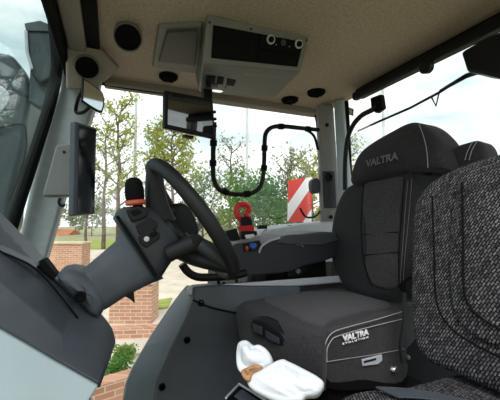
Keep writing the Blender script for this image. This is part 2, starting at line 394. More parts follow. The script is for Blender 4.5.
# radio console
rc = thing('overhead_console', 'grey overhead console with radio and switches fixed to the roof', 'overhead console', P(250,60,Z=.6))
A = P(207,20,Z=.715); B = P(309,39,Z=.715)
yf = (A.y+B.y)/2
def F0(px, py, dy=0): 
    # front face leaning: plane through A,B and leaning away towards the wall as it drops
    n = V((0,-.94,-.34)); pt = V((0, yf, .715))
    q = P(px, py, pl=(pt, n)); return q + n.normalized()*dy
c1 = [F0(207,20), F0(309,39), F0(301,72), F0(202,64)]
back_low = [P(275,98,Z=.615), P(199,92,Z=.615)]
top_back = [V((back_low[0].x+.01, back_low[0].y+.05, .735)), V((back_low[1].x-.01, back_low[1].y+.05, .735))]
b = MB(); vs = c1 + back_low + top_back + [V((c1[0].x, c1[0].y, .735)), V((c1[1].x, c1[1].y, .735))]
# 0 A,1 B,2 Bl,3 Al,4 backlow right,5 backlow left,6 topback right,7 topback left,8 A top,9 B top
b.add(vs, [(0,1,2,3),(3,2,4,5),(5,4,6,7),(7,6,9,8),(8,9,1,0),(1,9,6,4,2),(0,3,5,7,8)])
b.build('housing', 'pillar2', rc, bevel=.008, seg=3)
fu = (c1[1]-c1[0]).normalized(); fn = V((0,-.94,-.34)).normalized()
b = MB(); b.prism([F0(213,25,.001),F0(303,42,.001),F0(297,67,.001),F0(211,58,.001)], fn*.004); b.build('radio_bay', 'rubber', rc, bevel=.002)
b = MB(); b.prism([F0(214,26,.005),F0(258,34,.005),F0(256.5,42,.005),F0(213,40,.005)], fn*.003); b.prism([F0(213,43,.005),F0(256,45.5,.005),F0(255,61,.005),F0(212,57,.005)], fn*.003)
b.build('storage_pocket', 'rubber', rc, bevel=.002)
rd = MB(); rd.prism([F0(260,34.5,.005),F0(302,42.5,.005),F0(299,54,.005),F0(258,49.5,.005)], fn*.006); rdo = rd.build('radio', 'rubber', rc, bevel=.002)
b = MB(); b.prism([F0(258,51,.005),F0(299,56,.005),F0(296,66,.005),F0(257,61,.005)], fn*.003); b.build('blank_panel', 'rubber', rc, bevel=.002)
for x, y in ((269.5,40),(297.3,44.5)):
    c = F0(x,y,.012); b = MB(); b.lathe(c, fn, [(.017,-.004),(.017,.003),(.0125,.005),(.0115,.001)], 24); b.build('knob_ring', 'ledge', rdo)
    b = MB(); b.lathe(c, fn, [(.010,-.003),(.010,.010),(.008,.012),(.001,.012)], 20); b.build('knob', 'rubber', rdo)
b = MB(); b.lathe(F0(282,43,.010), fn, [(.011,-.002),(.011,.003),(.001,.003)], 20); b.build('radio_button', 'pod', rdo)
for x, y in ((276,37),(290,39.5),(275,45),(288,47)):
    b = MB(); b.lathe(F0(x,y,.011), fn, [(.0022,-.001),(.0022,.002),(.001,.002)], 8); b.build('indicator', 'thread', rdo)
def U0(px, py, d=0): 
    n = (c1[2]-c1[3]).cross(back_low[1]-c1[3]).normalized()
    if n.z > 0: n = -n
    return P(px, py, pl=(c1[3], n)) + n*d, n
un = U0(220,80)[1]
def pu(l, d, h, name, m, bev=.002, par=rc):
    b = MB(); b.prism([U0(x,y,d)[0] for x, y in l], un*h); return b.build(name, m, par, bevel=bev)
pu([(243,72),(295,76.5),(275,95),(234,91.5)], .001, .004, 'lid', 'liner2', .003)
pu([(204,70),(238,74),(229,92),(200,90)], .001, .003, 'switch_plate', 'pillar2', .002)
for (x0,y0) in ((207,74.5),(218,75.5),(227.5,77)):
    wv = 8.5 if x0 != 218 else 6
    pu([(x0-.5,y0-.5),(x0+wv,y0+.3),(x0+wv-1,y0+7),(x0-1.5,y0+6.2)], .004, .006, 'rocker_switch', 'rubber', .001)
for (x0,y0) in ((206,82),(213,82.5),(225,84)): pu([(x0,y0),(x0+5,y0+.4),(x0+4.5,y0+3.6),(x0-.6,y0+3.2)], .004, .004, 'push_button', 'black', .001)
c = U0(216.5,89.3,.002)[0]
b = MB(); uu, ww, nn = basis(un)
b.loft([[c+nn*h+V((1,0,0))*math.cos(a*PI/12)*.031*s+V((0,.9,0))*math.sin(a*PI/12)*.013*s for a in range(24)] for s, h in ((1,-.002),(1,.004),(.8,.008),(.3,.01))]); b.build('lamp_lens', 'lampw', rc)
for x, y in ((209.5,22.5),(251,29),(306.5,40.5)):
    b = MB(); b.lathe(F0(x,y,.001), fn, [(.004,-.002),(.004,.002),(.001,.002)], 10); b.build('screw', 'black', rc)

# monitor hanging at the end of the bent rail
mo = thing('monitor', 'black tablet-like monitor hanging below the roof on a bent black rail', 'monitor', P(190,115,T=1.45))
pm0 = P(190,113,T=1.48); nm = V((.22,-.95,-.08)).normalized()
mp = lambda x,y,d=0: P(x,y,pl=(pm0,nm))+nm*d
b = MB(); b.prism([mp(165,90),mp(213,99),mp(216,139),mp(164.5,128)], -nm*.03); b.build('housing', 'black', mo, bevel=.006, seg=3)
b = MB(); b.prism([mp(168,94,.0005),mp(211,102.5,.0005),mp(213,134.5,.0005),mp(167.5,124.5,.0005)], nm*.0015); b.build('screen', 'screen2', mo)
b = MB()
for x, y in ((214.5,112),(215,119),(215.5,126)): b.lathe(mp(x,y,.0), nm, [(.007,-.004),(.007,.004),(.004,.006)], 12)
b.build('button', 'rubber', mo)
b = MB(); b.prism([mp(185,134,0),mp(194,136,0),mp(193,139,0),mp(185,137,0)], -nm*.03); b.build('cable_plug', 'black', mo, bevel=.002)
b = MB(); b.box(P(208,97,T=1.53)+V((0,.02,.03)), (.04,.05,.09)); b.build('roof_bracket', 'black', mo, bevel=.005)

# bent rail
ra = thing('equipment_rail', 'bent black tubular rail carrying the monitor across the side window', 'rail', P(250,190,Y=1.62))
kp = [(214,122),(213.5,140),(213,165),(214,180),(220,190),(232,194),(248,194),(257,190),(262,182),(264,165),(264.5,145),(266,133),(273,127),(285,126.5),(300,128),(320,130)]
yy = [1.50,1.53,1.58,1.6,1.61,1.62,1.62,1.63,1.63,1.63,1.64,1.64,1.65,1.66,1.67,1.70]
kpp = [P(x,y,Y=q) for (x,y),q in zip(kp,yy)]
b = MB(); b.tube(crv(kpp, 5, False), .0125, 10); b.build('tube', 'black', ra)
for (x,y),q in (((213.5,143),1.535),((213,163),1.577),((225,191.5),1.614),((247,194),1.62),((264,168),1.63),((264.5,148),1.64),((281,126.5),1.657),((308,129),1.68)):
    i = min(range(len(kp)), key=lambda k: (kp[k][0]-x)**2+(kp[k][1]-y)**2); a = kpp[max(i-1,0)]; c_ = kpp[min(i+1,len(kp)-1)]; dd = (c_-a).normalized(); c0 = P(x,y,Y=q)
    b = MB(); b.cyl(c0-dd*.014, c0+dd*.014, .0175, seg=14); b.build('clamp', 'rubber', ra)
b = MB(); b.tube(crv([P(305,129,Y=1.68),P(314,136,Y=1.69),P(318,150,Y=1.70)],4,False), .008, 8); b.build('brace', 'black', ra)

# rearward interior mirror at the front pillar
mi = thing('interior_mirror', 'small black round-cornered mirror on an arm at the front pillar', 'mirror', P(93,98,Y=1.55))
mn = V((.25,-.96,-.095)).normalized(); mc = P(93,96,Y=1.55); mq = lambda x,y,d=0: P(x,y,pl=(mc,mn))+mn*d
ol = crv([mq(82.5,78),mq(84,78.5),mq(98,88),mq(103,93),mq(104.5,101),mq(103,111),mq(99,112),mq(83,102),mq(82,98)], 3)
b = MB(); b.pad(ol, mn, .02, .005, 0, inner=2); b.build('housing', 'black', mi)
oc = sum(ol, V())/len(ol)
b = MB(); b.prism([p.lerp(oc,.13)+mn*.0005 for p in ol], mn*.0015); b.build('mirror_glass', 'mirror', mi, smooth=False)
b = MB(); b.tube(crv([P(83,90,Y=1.60),P(78,100,Y=1.66),P(76,112,Y=1.70),P(84,112,Y=1.62),P(92,104,Y=1.58)],4,False), .008, 8); b.build('arm', 'black', mi)

# pillar terminal
pt_ = thing('pillar_display', 'tall dark-screened display terminal mounted on the front pillar', 'display', P(80,170,Y=1.5))
b = MB(); b.prism(PP([(56,145),(72,143),(71,196),(42,196)], Y=1.60), (0,.10,0)); b.build('bracket', 'pillar2', pt_, bevel=.008, seg=3)
b = MB(); b.lathe(P(64,152,Y=1.60), V((0,-1,0)), [(.006,-.004),(.006,.003),(.001,.003)], 12); b.build('screw', 'black', pt_)
b = MB(); b.tube(crv([P(60,198,Y=1.62),P(59,203,Y=1.62),P(62,206,Y=1.62),P(65,204,Y=1.62)],4,False), .006, 8); b.build('hook', 'black', pt_)
dn = V((.74,-.67,0)).normalized(); dc = P(76,165,Y=1.50); dq = lambda x,y,d=0: P(x,y,pl=(dc,dn))+dn*d
b = MB(); b.prism([dq(75,121),dq(97,128),dq(95,214),dq(73,216)], -dn*.028); b.build('housing', 'dash', pt_, bevel=.006, seg=3)
b = MB(); b.prism([dq(79,125,.0005),dq(96,130,.0005),dq(94,212.5,.0005),dq(77.5,213.5,.0005)], dn*.0015); b.build('screen', 'screen', pt_)

# ---------------------------------------------------------------- rear window fittings
b = MB(); b.box((1.19, .83, .668), (.04, 1.16, .042)); o = b.build('roller_blind', 'black', bevel=.012, seg=3); tag(o, 'long black roller blind cassette along the top of the rear window', 'blind')
b = MB(); b.lathe(P(425,67,X=1.17), V((-1,0,-.2)), [(.027,-.02),(.027,.004),(.022,.009),(.001,.009)], 24); o = b.build('blind_pull', 'black'); tag(o, 'round black pull knob under the rear roller blind', 'knob')
b = MB(); b.prism(PP([(460,52),(480,40),(520,22),(530,70),(497,78),(480,74),(466,72)], X=1.10), (.13,0,0)); o = b.build('blower_housing', 'black', bevel=.012, seg=3); tag(o, 'chunky black housing under the roof at the rear window, right edge', 'housing')
gh = thing('grab_handle', 'black tubular grab handle curving down the rear window frame', 'grab handle', P(350,150,X=1.20))
b = MB(); b.tube(crv(PP([(345,190),(345,165),(347,142),(352,127),(361,116),(372,110),(378,106)], X=1.21), 5, False), .013, 10); b.build('tube', 'black', gh)
b = MB(); b.prism(PP([(370,98),(380,94),(382,108),(375,113),(371,109)], X=1.20), (.03,0,0)); b.build('bracket', 'rubber', gh, bevel=.005)
wp = thing('rear_wiper', 'thin black wiper with blade reaching down across the rear window', 'wiper', P(430,95,X=1.30))
b = MB(); b.tube(PP([(520,57),(466,76),(440,91)], X=1.31), [.012,.010,.006], 8); b.build('arm', 'black', wp)
b = MB(); b.tube(PP([(358,131),(380,121),(410,108),(440,92),(462,78)], X=1.30), .006, 6); b.build('blade', 'rubber', wp)
b = MB(); b.cyl(P(480,70,X=1.27),P(480,70,X=1.33),.018); b.build('spindle', 'black', wp)
b = MB(); b.tube(PP([(431,96),(436,106),(439,93)], X=1.30), .004, 6); b.build('hook', 'black', wp)

# ================================================================ DASHBOARD CONSOLE (lower left)
da = thing('front_console', 'large dark grey front console that the steering column rises from', 'console', P(40,350,Y=.8)-V((0,0,.3)))
yN, yM, yT = .66, .74, .98
top = PP([(-60,180),(0,222),(22,242),(45,263),(72,292),(97,312)], Y=yT)
r0 = PP([(-40,238),(0,276),(24,300),(60,332),(101,368)], Y=yN)
ring_top = crv(PP([(-60,188),(0,234),(40,266),(76,300),(108,322),(116,343)], Y=.86), 4, False)
ring_near = crv(PP([(-60,226),(0,279),(30,305),(62,334),(92,360),(104,372)], Y=.72), 4, False)
ring_low = crv(PP([(-60,288),(0,327),(28,343),(55,359),(80,373),(100,384)], Y=.69), 4, False)
ring_far = crv(PP([(-60,160),(0,214),(40,258),(76,288),(100,312),(113,335)], Y=1.22), 4, False)
ring_bot = crv(PP([(-60,300),(0,345),(28,360),(55,373),(80,385),(100,388)], Y=1.22), 4, False)
b = MB(); b.loft([ring_low, ring_near, ring_top, ring_far, ring_bot, ring_low], cap=False, closed=False)
n0 = len(ring_low); b.f += [tuple(k*n0+(n0-1) for k in range(5)), tuple(k*n0 for k in range(5))[::-1]]
b.build('cowl', 'dash', da, bevel=.008, seg=3)
b = MB(); tp0 = crv(PP([(-60,158),(0,212),(20,232),(44,257)], Y=1.2),4,False); tp1 = crv(PP([(-60,200),(0,238),(20,252),(40,263)], Y=.86),4,False); tp2 = crv(PP([(-60,212),(0,249),(18,258),(36,267)], Y=.80),4,False)
b.loft([tp0,tp1,tp2,[p+V((0,.05,-.05)) for p in tp2],[p+V((0,0,-.05)) for p in tp0],tp0], cap=False, closed=False); b.build('top_pad', 'dashl', da, bevel=.006)
# crease strip / closing line
b = MB(); b.tube([p+V((0,-.002,0)) for p in crv(PP([(-20,238),(0,251),(14,257),(32,266),(50,283),(78,318)], Y=.80),4,False)], .0022, 6); b.build('seam', 'rubber', da)
low_r = PP([(-60,292),(0,329),(28,345),(55,361),(80,375),(99,386),(90,400),(84,430),(78,520),(-60,520)], Y=.70)
b = MB(); b.prism(low_r, (0,.5,0)); b.build('lower_panel', 'pale', da, bevel=.006, seg=3)
# black clip on the upper edge of the console
o = MB(); o.prism(PP([(38,261),(44,259),(57,276),(53,280),(41,270)], Y=.84), (0,.05,0)); oo = o.build('cover_clip', 'rubber', bevel=.003); tag(oo, 'small black clip on the top edge of the front console beside the pillar', 'clip')

# ================================================================ STEERING COLUMN
YC = .90
sc_ = thing('steering_column', 'grey tilting steering column with switch pod and collar rising from the console', 'steering column', P(90,310,Y=YC))
# swivel collar at the foot
b = MB(); b.pad(crv(PP([(55,277),(68,271),(84,274),(98,284),(106,300),(104,312),(97,320),(84,312),(66,294)], Y=.825), 3), V((0,-1,0)), .16, .03, .008); b.build('foot_collar', 'dash', sc_)
b = MB(); b.lathe(P(80,297,Y=.815), V((0,-1,0)), [(.0125,-.006),(.0125,.003),(.009,.004),(.008,-.001),(.001,-.001)], 18); b.build('bolt_recess', 'rubber', sc_)
# long column shroud: loft of rounded sections along the axis
def sect(p_hi, p_lo, half, n=20, k=3.5, Yc=YC):
    a = P(*p_hi, Y=Yc-half*.7); c = P(*p_lo, Y=Yc-half*.7); a.y = c.y = Yc
    m_ = (a+c)/2; h = (a-c)/2; out = []
    for i in range(n):
        th = 2*PI*i/n; cx, sx = math.cos(th), math.sin(th)
        out.append(m_ + h*(abs(cx)**(2/k)*(1 if cx >= 0 else -1)) + V((0,half,0))*(abs(sx)**(2/k)*(1 if sx >= 0 else -1)))
    return out
b = MB(); b.loft([sect((76,276),(104,312),.062), sect((82,271),(108,310),.066), sect((100,256),(128,297),.068), sect((116,242),(150,286),.070), sect((121,226),(165,280),.070)]); b.build('shroud', 'dash', sc_)
b = MB(); b.loft([sect((113,218),(158,284),.080), sect((116,212),(162,281),.088), sect((124,206),(170,268),.088), sect((140,205),(180,254),.082), sect((150,207),(182,244),.07)]); pd = b.build('pod', 'pod', sc_)
b = MB(); b.tube([P(117,216,Y=.812),P(137,246,Y=.808),P(156,276,Y=.812)], .004, 8); b.build('seam', 'rubber', sc_)
# bottom rib
b = MB(); b.prism(PP([(124,296),(134,292),(135,304),(131,300)], Y=.87), (0,.05,0)); b.build('release_lever', 'black', sc_, bevel=.003)
# switch bezels on the pod
def podq(pts, d, h, name, m, par=pd, bev=.003):
    b = MB(); b.prism(PP(pts, Y=YC-.086-d), (0,-h,0)); return b.build(name, m, par, bevel=bev, seg=2)
podq([(126,210),(139,206),(149,212),(146,217),(134,222),(129,219)], .0, .007, 'switch_bezel', 'black')
podq([(130,211),(138,209),(142,212),(134,216)], .007, .004, 'rocker', 'rubber')
podq([(135,225),(150,218),(158,223),(156,229),(142,236),(138,233)], .0, .006, 'switch_bezel', 'black')
podq([(138,236),(152,229),(160,233),(159,239),(146,248),(140,244)], .0, .006, 'switch_bezel', 'black')
podq([(149,234),(155,231),(158,234),(152,238)], .006, .005, 'rocker', 'rubber')
b = MB(); b.lathe(P(146.5,239,Y=YC-.092), V((0,-1,0)), [(.006,-.002),(.006,.004),(.004,.005),(.001,.005)], 16); b.build('push_button', 'ledge', pd)
# shuttle lever with a black knob and an orange collar
lv = MB(); lv.tube([P(140,212,Y=.91),P(136,199,Y=.91)], .012, 12); lo = lv.build('shuttle_lever', 'black', sc_)
b = MB(); b.lathe(P(136,205,Y=.86), V((-.12,0,1)), [(.022,0),(.0245,.004),(.0235,.010),(.020,.013)], 24); b.build('collar', 'orange', lo)
b = MB(); b.lathe(P(135.5,201,Y=.86), V((-.12,0,1)), [(.0205,0),(.0225,.010),(.0225,.028),(.0205,.044),(.016,.053),(.009,.057),(.001,.058)], 24); b.build('knob', 'rubber', lo)
# instrument cluster behind the wheel and stalk
b = MB(); b.pad(crv(PP([(176,208),(184,203),(193,210),(200,228),(198,242),(186,246),(176,236),(173,220)], Y=1.02), 3), V((.6,-.8,0)), .05, .012, .003); b.build('instrument_cluster', 'black', sc_)
b = MB(); b.tube(PP([(186,246),(200,226),(203,216)], Y=1.03), [.008,.008,.011], 10); b.build('indicator_stalk', 'pillar2', sc_)

# ================================================================ STEERING WHEEL
a_ = math.radians(35.5); wn = V((math.cos(a_),0,math.sin(a_))); we2 = V((-math.sin(a_),0,math.cos(a_))); we1 = V((0,1,0))
wc = P(191,221,Y=YC); RR = .178
sw = thing('steering_wheel', 'black three-spoke steering wheel seen almost edge-on', 'steering wheel', wc-wn*.1)
wp_ = lambda a, r, h=0: wc + we1*(r*math.cos(a)) + we2*(r*math.sin(a)) + wn*h
b = MB(); rings = []
for i in range(56):
    a = 2*PI*i/56; rad = we1*math.cos(a)+we2*math.sin(a)
    rings.append([wc+rad*(RR+math.cos(2*PI*k/12)*.0165)+wn*(math.sin(2*PI*k/12)*.018) for k in range(12)])
rings.append(rings[0]); b.loft(rings, cap=False); b.build('rim', 'leather', sw)
hubc = wc-wn*.065
b = MB(); b.lathe(hubc, wn, [(.03,-.05),(.045,-.04),(.058,-.012),(.056,.012),(.045,.022),(.001,.026)], 28); b.build('hub', 'black', sw)
def spoke(a, w0, w1):
    rad = we1*math.cos(a)+we2*math.sin(a); tn = rad.cross(wn); rs = []
    for k in range(9):
        q = k/8; r_ = .03+q*(RR-.008-.03); h = -.065+.065*(q**1.6); w = w0+(w1-w0)*q
        c = wc+rad*r_+wn*h; th = .034-.014*q; ax = (rad*(RR)+wn*.085*1.2*q).normalized(); nn = tn.cross(ax).normalized()
        rs.append([c+tn*(w*abs(math.cos(t))**.6*(1 if math.cos(t)>=0 else -1))+nn*(th*abs(math.sin(t))**.6*(1 if math.sin(t)>=0 else -1)) for t in [2*PI*j/14 for j in range(14)]])
    b = MB(); b.loft(rs); return b.build('spoke', 'leather', sw)
spoke(math.radians(92), .034, .026)
s2 = spoke(math.radians(-128), .030, .020)
spoke(math.radians(-38), .030, .022)
# ribbed grip cover and round boss on the near spoke
c = P(197,243,Y=.80); b = MB(); b.lathe(c, V((.3,-.95,.1)), [(.022,-.03),(.022,.0),(.018,.006),(.001,.008)], 20); b.build('boss', 'leather', s2)
b = MB(); b.tube([P(200,244,Y=.80),P(213,252,Y=.79),P(226,262,Y=.79)], [.017,.021,.017], 12); b.build('spoke_cover', 'pod', s2)
pa, pb = P(168,254,Y=.82), P(194,243,Y=.80); b = MB(); N = 12; b.tube([pa.lerp(pb,k/N) for k in range(N+1)], [.021 if k%2 else .0195 for k in range(N+1)], 14); b.build('ribbed_sleeve', 'leather', s2)

# ================================================================ RIGHT-HAND SIDE CONSOLE
sc2 = thing('side_console', 'large grey moulded side console between the driver seat and the side window', 'console', (.45,1.45,-.9))
near = PP([(150,420),(156,384),(170,350),(186,318),(193,300),(193,287),(215,285),(250,286),(300,286),(300,420)], Y=1.14)
edge = PP([(125,420),(128,382),(146,344),(168,312),(181,293),(190,284)], Y=1.16)
# dark side face
b = MB(); b.prism(near, (0,.05,0)); b.build('side_panel', 'dash2', sc2, bevel=.008, seg=3)
# front edge, coloured lighter as if lit, running back to the window
fr_n = PP([(151,420),(157,384),(171,350),(187,318),(194,300),(194,286)], Y=1.145)
fr_m = PP([(124,420),(127,382),(145,346),(165,314),(180,293),(187,285)], Y=1.30)
fr_f = PP([(122,420),(125,384),(143,348),(163,317),(178,296),(186,288)], Y=1.80)
def bl(a, b_, q): return [x.lerp(y, q) for x, y in zip(a, b_)]
b = MB(); rr = [fr_n, bl(fr_n,fr_m,.4), fr_m, fr_f]
inner_f = [p+V((.12,0,-.03)) for p in fr_f]; inner_n = [p+V((.12,0,-.03)) for p in fr_n]
b.loft([crv(r,3,False) for r in (fr_n, fr_m, fr_f, inner_f, inner_n, fr_n)], cap=False, closed=False)
m_ = len(crv(fr_n,3,False)); b.f += [tuple(k*m_ for k in range(5)), tuple(k*m_+m_-1 for k in range(5))[::-1]]
b.build('front_edge', 'edge_lit' if 'edge_lit' in M else 'pillar2', sc2, bevel=.004)
for x, y in ((201,303),(187,340),(162,387)):
    b = MB(); b.lathe(P(x,y,Y=1.138), V((0,-1,0)), [(.011,-.01),(.011,.004),(.008,.005),(.007,-.002),(.001,-.002)], 16); b.build('screw_recess', 'rubber', sc2)
b = MB(); b.tube(crv(PP([(193,300),(212,308),(240,314),(262,318)], Y=1.136),3,False), .003, 6); b.build('seam', 'rubber', sc2)
b = MB(); b.prism(PP([(195,300),(195,288),(240,287),(300,287),(300,322),(262,317),(240,313),(212,307)], Y=1.139), (0,.01,0)); b.build('upper_panel', 'dashu', sc2, bevel=.002)
# top deck
b = MB(); b.prism([V((.245,1.15,-.25)),V((1.22,1.15,-.25)),V((1.22,1.81,-.38)),V((.385,1.81,-.38))], (0,0,.03)); b.build('deck', 'ledge', sc2, bevel=.008)
b = MB(); b.prism([V((.30,1.20,-.99)),V((1.20,1.20,-.99)),V((1.20,1.80,-1.12)),V((.44,1.80,-1.12))], (0,0,.73)); b.build('core', 'dash2', sc2)

# sill ledge under the window
lg = thing('window_sill_console', 'light grey ledge under the side window behind the armrest', 'ledge', (.7,1.7,-.2))
prof = PP([(226,246),(234,244),(258,236),(272,229),(300,225),(345,221),(345,262),(226,262)], Y=1.56)
b = MB(); b.prism(prof, (0,.26,0)); b.build('ledge', 'ledge', lg, bevel=.012, seg=3)
for x in (262, 292, 318):
    b = MB(); b.box(P(x,227,Y=1.62)+V((0,0,.0)), (.05,.03,.02)); b.build('cable_clip', 'black', lg, bevel=.004)
b = MB(); b.tube(crv([P(300,208,Y=1.66),P(306,217,Y=1.66),P(316,216,Y=1.68),P(321,209,Y=1.72)],5,False), .006, 8); o = b.build('coiled_cable', 'black'); tag(o, 'thin black cable looping by the foot of the rear pillar', 'cable')
# work lamp like bracket beside the pillar
b = MB(); b.pad(crv(PP([(312,181),(318,178),(321,186),(319,193),(313,192)], Y=1.70),3), V((0,-1,0)), .04, .006, .002); o = b.build('cable_socket', 'dash2'); tag(o, 'small dark round fitting at the left edge of the rear pillar', 'fitting')

# armrest
ar = thing('armrest', 'dark multifunction armrest with controls on the right of the driver seat', 'armrest', P(290,262,Y=1.25)-V((0,0,.1)))
b = MB(); b.prism(crv(PP([(233,246),(244,243),(258,247),(266,243),(284,236),(300,234),(334,233),(338,254),(322,262),(305,266),(290,272),(262,275),(236,275),(230,262)], Y=1.17),3), (0,.20,0)); ab = b.build('arm_body', 'pod', ar, bevel=.008, seg=3)
b = MB(); b.prism(PP([(286,235),(336,232),(338,241),(322,246),(288,245),(276,243)], Y=1.163), (0,.19,0)); b.build('arm_pad', 'dash2', ar, bevel=.008, seg=3)
b = MB(); b.prism(PP([(243,243),(260,240),(262,246),(256,251),(244,252)], Y=1.165), (0,.12,0)); b.build('control_cluster', 'black', ar, bevel=.004)
b = MB(); b.lathe(P(253,246,Y=1.16), V((-.2,-.6,.8)), [(.012,-.01),(.014,.004),(.008,.01),(.001,.011)], 16); b.build('control_knob', 'blue', ar)
b = MB(); b.lathe(P(247,248,Y=1.16), V((-.2,-.6,.8)), [(.006,-.01),(.006,.004),(.001,.006)], 12); b.build('control_button', 'orange', ar)
b = MB(); b.tube(crv(PP([(259,253),(262,246),(270,241),(280,238)], Y=1.165),4,False), .004, 8); b.build('edge_trim', 'ledge', ar)
b = MB(); b.tube(crv(PP([(296,246),(300,244.5),(304,247)], Y=1.166),4,False), .003, 6); b.build('badge_strip', 'chrome', ar)
b = MB(); b.tube(crv(PP([(182,264),(188,272),(198,277),(214,277),(232,276),(246,273)], Y=1.15),4,False), [.014]*21, 12); b.build('front_grip', 'black', ar)
b = MB(); b.prism(PP([(266,274),(284,268),(326,258),(328,292),(268,292)], Y=1.22), (0,.10,0)); b.build('support_bracket', 'rubber', ar, bevel=.006)
b = MB(); b.prism(PP([(287,262),(296,258),(318,250),(326,256),(300,276),(288,278)], Y=1.205), (0,.03,0)); b.build('pivot_arm', 'black', ar, bevel=.005)
b = MB(); b.lathe(P(298,271,Y=1.20), V((0,-1,0)), [(.010,-.01),(.010,.004),(.005,.006),(.001,.006)], 14); b.build('pivot_bolt', 'pillar2', ar)
for x in (218, 236): 
    b = MB(); b.tube(crv([P(x,278,Y=1.17),P(x+1,284,Y=1.17),P(x+4,286,Y=1.18),P(x+6,282,Y=1.18)],3,False), .006, 8); b.build('cable_hook', 'black', ar)
# angled terminal base behind the wheel
b = MB(); b.prism(PP([(226,231),(237,228),(241,241),(229,245)], Y=1.60), (0,.06,0)); o = b.build('phone_holder', 'black', bevel=.004); tag(o, 'small black holder on the ledge left of the red hooked tool', 'holder')

# red hooked thing on the ledge
rh = thing('red_hook_tool', 'red hook-shaped plastic tool with black grip standing on the ledge', 'tool', P(245,238,Y=1.62))
b = MB(); b.tube(crv(PP([(241,220),(236.5,214),(237,207),(241,204.5),(247,205.5),(249,210),(246,213.5),(250,219)], Y=1.62),4,False), .0155, 8); b.build('hook', 'red', rh)
b = MB(); b.prism(PP([(240,217),(251,216),(253,226),(242,227)], Y=1.605), (0,.03,0)); b.build('grip', 'black', rh, bevel=.003)
b = MB(); b.prism(PP([(239,226),(254,225),(255,232),(241,232)], Y=1.60), (0,.04,0)); b.build('red_band', 'red', rh, bevel=.003)
b = MB(); b.prism(PP([(242,231),(257,231),(258,240),(243,240)], Y=1.595), (0,.05,0)); b.build('base', 'black', rh, bevel=.003)
b = MB(); b.prism(PP([(245,235),(254,234),(255,238),(246,238.5)], Y=1.592), (0,.004,0)); b.build('label_plate', 'white', rh, bevel=.001)

# ================================================================ DRIVER SEAT
ds = thing('driver_seat', 'charcoal driver seat with embroidered headrest and piped cushion', 'seat', (.7,.9,-1.1))
rec = math.radians(9); bn = V((-math.cos(rec),0,math.sin(rec))); bp0 = V((.86,0,-.27))
bq = lambda l, d=0: [P(x,y,pl=(bp0-bn*(-d),bn)) for x, y in l]
out = crv(bq([(349,182),(336,198),(329,222),(327,250),(331,272),(342,288),(362,298),(392,300),(420,292),(428,250),(430,200),(440,172),(400,168)]), 4)
b = MB(); b.pad(out, bn, .13, .045, .012); b.build('backrest', 'fabric2', ds)
# centre panel and near bolster as raised upholstery
b = MB(); b.pad(crv(bq([(364,184),(383,180),(403,178),(401,200),(398,250),(398,286),(372,284),(364,262),(361,230),(362,204)], .009),4), bn, .05, .008, .006); b.build('back_panel', 'fabric', ds)
b = MB(); b.pad(crv(bq([(405,178),(414,176),(420,200),(416,240),(412,292),(404,292),(402,240)], .006),4), bn, .10, .008, .004); b.build('side_bolster', 'fabric2', ds)
for l in ([(364,182),(362,204),(361,230),(364,262),(372,286)], [(404,179),(402,210),(399,250),(399,288)], [(362,235),(380,233),(399,232)], [(364,255),(380,254),(399,252)]):
    b = MB(); b.tube(crv(bq(l, .0125),4,False), .0016, 6); b.build('seam', 'rubber', ds)
for l in ([(412,178),(409,215),(405,255),(403,284)], [(408,180),(405,215),(402,255),(400,284)]):
    b = MB(); b.tube(crv(bq(l, .0115),4,False), .0009, 6); b.build('stitching', 'thread3', ds)
# headrest
hp0 = V((.90,0,.22)); hn = V((-.985,0,.17)).normalized(); hq = lambda l, d=0: [P(x,y,pl=(hp0+hn*d,hn)) for x, y in l]
ho = crv(hq([(349,184),(351,166),(358,152),(372,140),(390,129),(405,121.5),(415,121),(428,129),(438,145),(442,167),(424,169),(400,170),(372,177)]), 4)
b = MB(); b.pad(ho, hn, .12, .03, .010, back_inset=-.01); hr = b.build('headrest', 'fabric2', ds)
b = MB(); b.tube(crv(hq([(419,124),(424,138),(427,153),(428,168)], .016),4,False), .0012, 6); b.build('stitching', 'thread2', hr)
A0 = hq([(366,167)], .0145)[0]; A1 = hq([(398,159)], .0145)[0]
text_mesh('lettering', 'VALTRA', 'thread2', hr, A0, (A1-A0), V((.1,0,1)), .036, fit=(A1-A0).length, outline=.0009)
b = MB(); b.box((.955,.90,.10), (.05,.30,.12)); b.build('headrest_mount', 'rubber', ds, bevel=.01)
# cushion
cz = -.285
co_ = crv(PP([(236,303),(246,314),(275,326),(305,336),(322,340),(332,333),(365,323),(404,313),(420,296),(395,284),(340,283),(290,287),(248,292)], Z=cz), 4)
b = MB(); b.pad(co_, V((0,0,1)), .14, .038, .012, back_inset=.012); cu = b.build('cushion', 'fabric2', ds)
# top panel
b = MB(); b.pad(crv(PP([(262,299),(285,312),(318,326),(330,321),(365,311),(392,305),(376,293),(330,290),(285,292)], Z=cz+.009),4), V((0,0,1)), .03, .02, .006); b.build('cushion_panel', 'fabric', ds)
